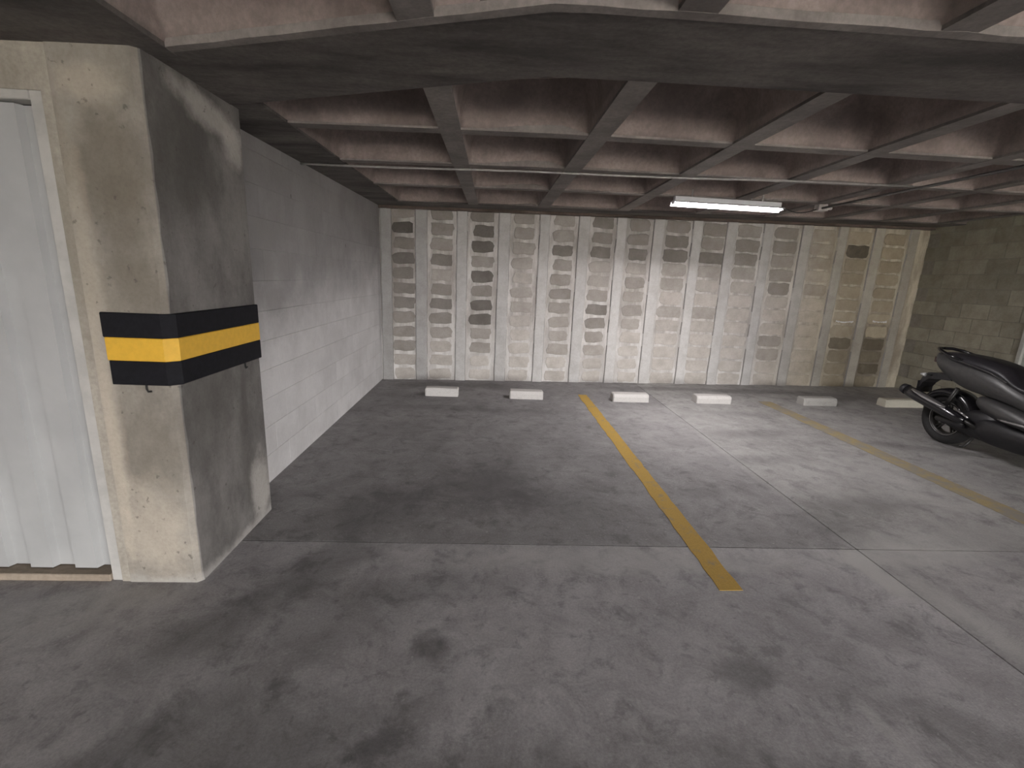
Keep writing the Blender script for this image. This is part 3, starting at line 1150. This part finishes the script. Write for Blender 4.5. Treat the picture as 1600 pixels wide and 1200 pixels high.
# swing arm and engine
loft([(-.06, .03, .05, .03, .23, .29, .34), (.06, .05, .08, .05, .2, .3, .38), (.25, .11, .15, .11, .18, .33, .47), (.5, .13, .17, .13, .17, .34, .5), (.62, .1, .13, .1, .2, .34, .46)], 'engine', MAT['bike_black'])
eng2 = MB().tube([P(-.03, -.105, .285), P(.1, -.13, .29), P(.3, -.15, .31)], [.035, .04, .05], 10).build('swing_arm', MAT['bike_black'], bk, True)
# hugger over the rear wheel
rings = []
for k in range(15):
    a = math.radians(18 + k * 9.5)
    r0 = .325
    y, z = -math.cos(a) * r0, .285 + math.sin(a) * r0
    ring = []
    for (x, d) in ((-.095, -.07), (-.098, -.02), (-.075, .012), (0, .022), (.075, .012), (.098, -.02), (.095, -.07), (.085, -.06), (.07, 0), (0, .01), (-.07, 0), (-.085, -.06)):
        ring.append((x, y - math.cos(a) * d, z + math.sin(a) * d))
    rings.append(ring)
MB().rings(rings).build('rear_fender', MAT['gloss_black'], bk, True)
# tail and side covers
loft([(-.285, .03, .045, .03, .955, .975, .995), (-.25, .06, .085, .06, .86, .93, .995), (-.2, .08, .115, .085, .815, .9, .99), (-.08, .09, .145, .115, .745, .87, .97),
      (.08, .11, .175, .14, .672, .83, .95), (.28, .13, .195, .155, .64, .8, .925), (.5, .15, .205, .16, .63, .77, .89), (.7, .15, .2, .15, .6, .70, .80), (.95, .13, .17, .12, .52, .6, .72)], 'tail_cover', MAT['bike_grey'])
loft([(.30, .07, .13, .12, .50, .56, .635), (.42, .1, .19, .17, .44, .54, .64), (.6, .14, .215, .19, .42, .5, .62), (.85, .17, .24, .2, .40, .46, .58), (1.2, .18, .25, .2, .36, .42, .46), (1.45, .14, .2, .15, .34, .42, .5)], 'lower_cover', MAT['bike_grey'])
loft([(.33, .09, .14, .12, .20, .3, .42), (.5, .14, .2, .17, .165, .3, .44), (.9, .15, .225, .2, .17, .3, .42), (1.25, .14, .21, .19, .19, .3, .4), (1.42, .09, .14, .1, .26, .34, .42)], 'belly_pan', MAT['bike_black'])
for sgn in (-1, 1):
    mb = MB()
    pts = [P(.66, sgn * .222, .475), P(.72, sgn * .24, .478), (P(.9, sgn * .252, .482)), P(1.2, sgn * .258, .455)]
    mb.tube(pts, [.006, .014, .015, .012], 8)
    mb.build('footboard_rail', MAT['steel'], bk, True)
# seat
loft([(-.2, .05, .075, .05, .975, .99, 1.005), (-.14, .09, .125, .09, .955, .985, 1.02), (-.02, .13, .155, .11, .925, .97, 1.03), (.15, .15, .175, .12, .895, .955, 1.03),
      (.34, .16, .185, .12, .87, .94, 1.015), (.50, .165, .19, .12, .84, .91, .985), (.60, .165, .19, .12, .80, .86, .93), (.68, .16, .185, .13, .76, .80, .84),
      (.85, .15, .175, .13, .71, .76, .805), (1.08, .11, .14, .1, .68, .74, .8), (1.28, .06, .08, .05, .68, .73, .78)], 'seat', MAT['vinyl'])
for sgn in (-1, 1):
    MB().tube([P(.10, sgn * .168, .955), P(.28, sgn * .186, .93), P(.46, sgn * .194, .895), P(.62, sgn * .195, .83)], .008, 6).build('seat_piping', MAT['bike_grey'], bk, True)
for sgn in (-1, 1):
    MB().tube([P(.12, sgn * .15, .965), P(-.02, sgn * .165, .995), P(-.16, sgn * .13, 1.03), P(-.235, sgn * .08, 1.045), P(-.26, sgn * .0, 1.045)], [.014, .016, .017, .017, .016], 10).build('grab_rail', MAT['gloss_black'], bk, True)
# tail light and plate holder
MB().bevel_box(-.075, .075, .235, .272, .885, .945, .008).build('tail_light', MAT['red_lens'], bk)
rings = []
for (s, w_, z, t) in ((-.02, .07, .74, .03), (-.16, .08, .735, .035), (-.27, .085, .72, .035), (-.33, .085, .66, .03), (-.365, .08, .585, .02)):
    rings.append([P(s, -w_, z - t), P(s, w_, z - t), P(s - .02, w_, z + t), P(s - .02, -w_, z + t)])
MB().rings(rings).build('plate_holder', MAT['bike_black'], bk)
pl_ = MB().bevel_box(-.1, .1, .375, .381, .50, .64, .002).build('number_plate_back', MAT['bike_black'], bk)
for sgn in (-1, 1):
    ind = MB().tube([P(-.24, sgn * .07, .73), P(-.27, sgn * .15, .735)], .009, 8).build('indicator', MAT['bike_black'], bk, True)
    MB().tube([P(-.245, sgn * .16, .735), P(-.295, sgn * .165, .735)], [.024, .012], 10).build('lens', MAT['clear_lens'], ind, True)
# exhaust on the right hand side (the side seen)
ex = MB().tube([P(.34, -.20, .36), P(.26, -.215, .375), P(.1, -.225, .42), P(-.2, -.23, .49), P(-.36, -.235, .53)], [.035, .05, .06, .064, .058], 16).build('exhaust', MAT['gloss_black'], bk, True)
MB().tube([P(-.345, -.2345, .527), P(-.40, -.236, .54), P(-.405, -.236, .541)], [.062, .055, .03], 16).build('end_cap', MAT['bike_black'], ex, True)
rings = []
for i in range(9):
    t = i / 8
    s, x, z = .16 - .42 * t, -.222 - .01 * t, .405 + .10 * t
    rr = .068
    wdt = .62 * math.sin(math.pi * (.12 + .76 * t))
    ring = []
    for rad in (rr, rr - .004):
        seq = [-1, -.5, 0, .5, 1] if rad == rr else [1, .5, 0, -.5, -1]
        for q in seq:
            a = math.radians(125) + q * wdt * .8
            ring.append(P(s + .2 * rad * math.sin(a) * .3, x + rad * math.cos(a), z + rad * math.sin(a)))
    rings.append(ring)
MB().rings(rings).build('heat_shield', MAT['steel'], ex, True)
MB().tube([P(.34, -.2, .36), P(.42, -.14, .31), P(.5, -.06, .3)], .02, 10).build('exhaust_pipe', MAT['alloy'], ex, True)
for (s, x, z) in ((.33, -.215, .42),):
    MB().tube([P(s + .05, x + .005, z - .02), P(s - .06, x - .012, z + .035)], .011, 8).build('passenger_peg', MAT['steel'], bk, True)
# rear shock
MB().tube([P(.0, -.125, .34), P(.13, -.13, .66)], .022, 10).build('shock_absorber', MAT['alloy'], bk, True)
# stand
MB().tube([P(.42, -.14, .2), P(.38, -.17, .09), P(.36, -.2, .09)], .012, 8).build('stand', MAT['alloy'], bk, True)
# front end (beyond the right edge of the photo)
loft([(1.2, .09, .13, .1, .42, .6, .78), (1.3, .14, .2, .14, .4, .62, .9), (1.42, .15, .22, .16, .4, .66, 1.0), (1.58, .1, .2, .15, .5, .72, 1.0), (1.72, .07, .14, .09, .6, .74, .9), (1.82, .03, .06, .03, .66, .73, .8)], 'front_fairing', MAT['bike_grey'])
rings = []
for (s, w_, z) in ((1.6, .16, .95), (1.52, .17, 1.08), (1.42, .15, 1.22), (1.36, .1, 1.3)):
    rings.append([P(s, -w_, z), P(s + .05, -w_ * .5, z), P(s + .06, 0, z), P(s + .05, w_ * .5, z), P(s, w_, z), P(s - .005, w_, z), P(s + .045, w_ * .5, z), P(s + .055, 0, z), P(s + .045, -w_ * .5, z), P(s - .005, -w_, z)])
MB().rings(rings).build('windscreen', MAT['screen'], bk, True)
MB().tube([P(1.12, -.34, 1.02), P(1.2, -.2, 1.04), P(1.28, 0, 1.0), P(1.2, .2, 1.04), P(1.12, .34, 1.02)], .014, 10).build('handlebar', MAT['bike_black'], bk, True)
for sgn in (-1, 1):
    MB().tube([P(1.52, sgn * .09, .28), P(1.40, sgn * .085, .62)], .02, 10).build('fork', MAT['alloy'], bk, True)
    hl = MB().bevel_box(sgn * .075 - .05, sgn * .075 + .05, -1.79, -1.70, .72, .78, .012).build('headlight', MAT['clear_lens'], bk)
    mr = MB().tube([P(1.36, sgn * .16, 1.0), P(1.34, sgn * .26, 1.16)], .008, 8).build('mirror', MAT['bike_black'], bk, True)
    MB().bevel_box(sgn * .29 - .06, sgn * .29 + .06, -1.36, -1.335, 1.13, 1.2, .008).build('glass', MAT['gloss_black'], mr)
rings = []
for k in range(11):
    a = math.radians(20 + k * 13)
    r0 = .315
    y, z = -1.52 - math.cos(a) * r0, .28 + math.sin(a) * r0
    rings.append([(x, y - math.cos(a) * d, z + math.sin(a) * d) for (x, d) in ((-.08, -.04), (-.06, .01), (0, .02), (.06, .01), (.08, -.04), (.05, 0), (0, .008), (-.05, 0))])
MB().rings(rings).build('front_fender', MAT['bike_grey'], bk, True)
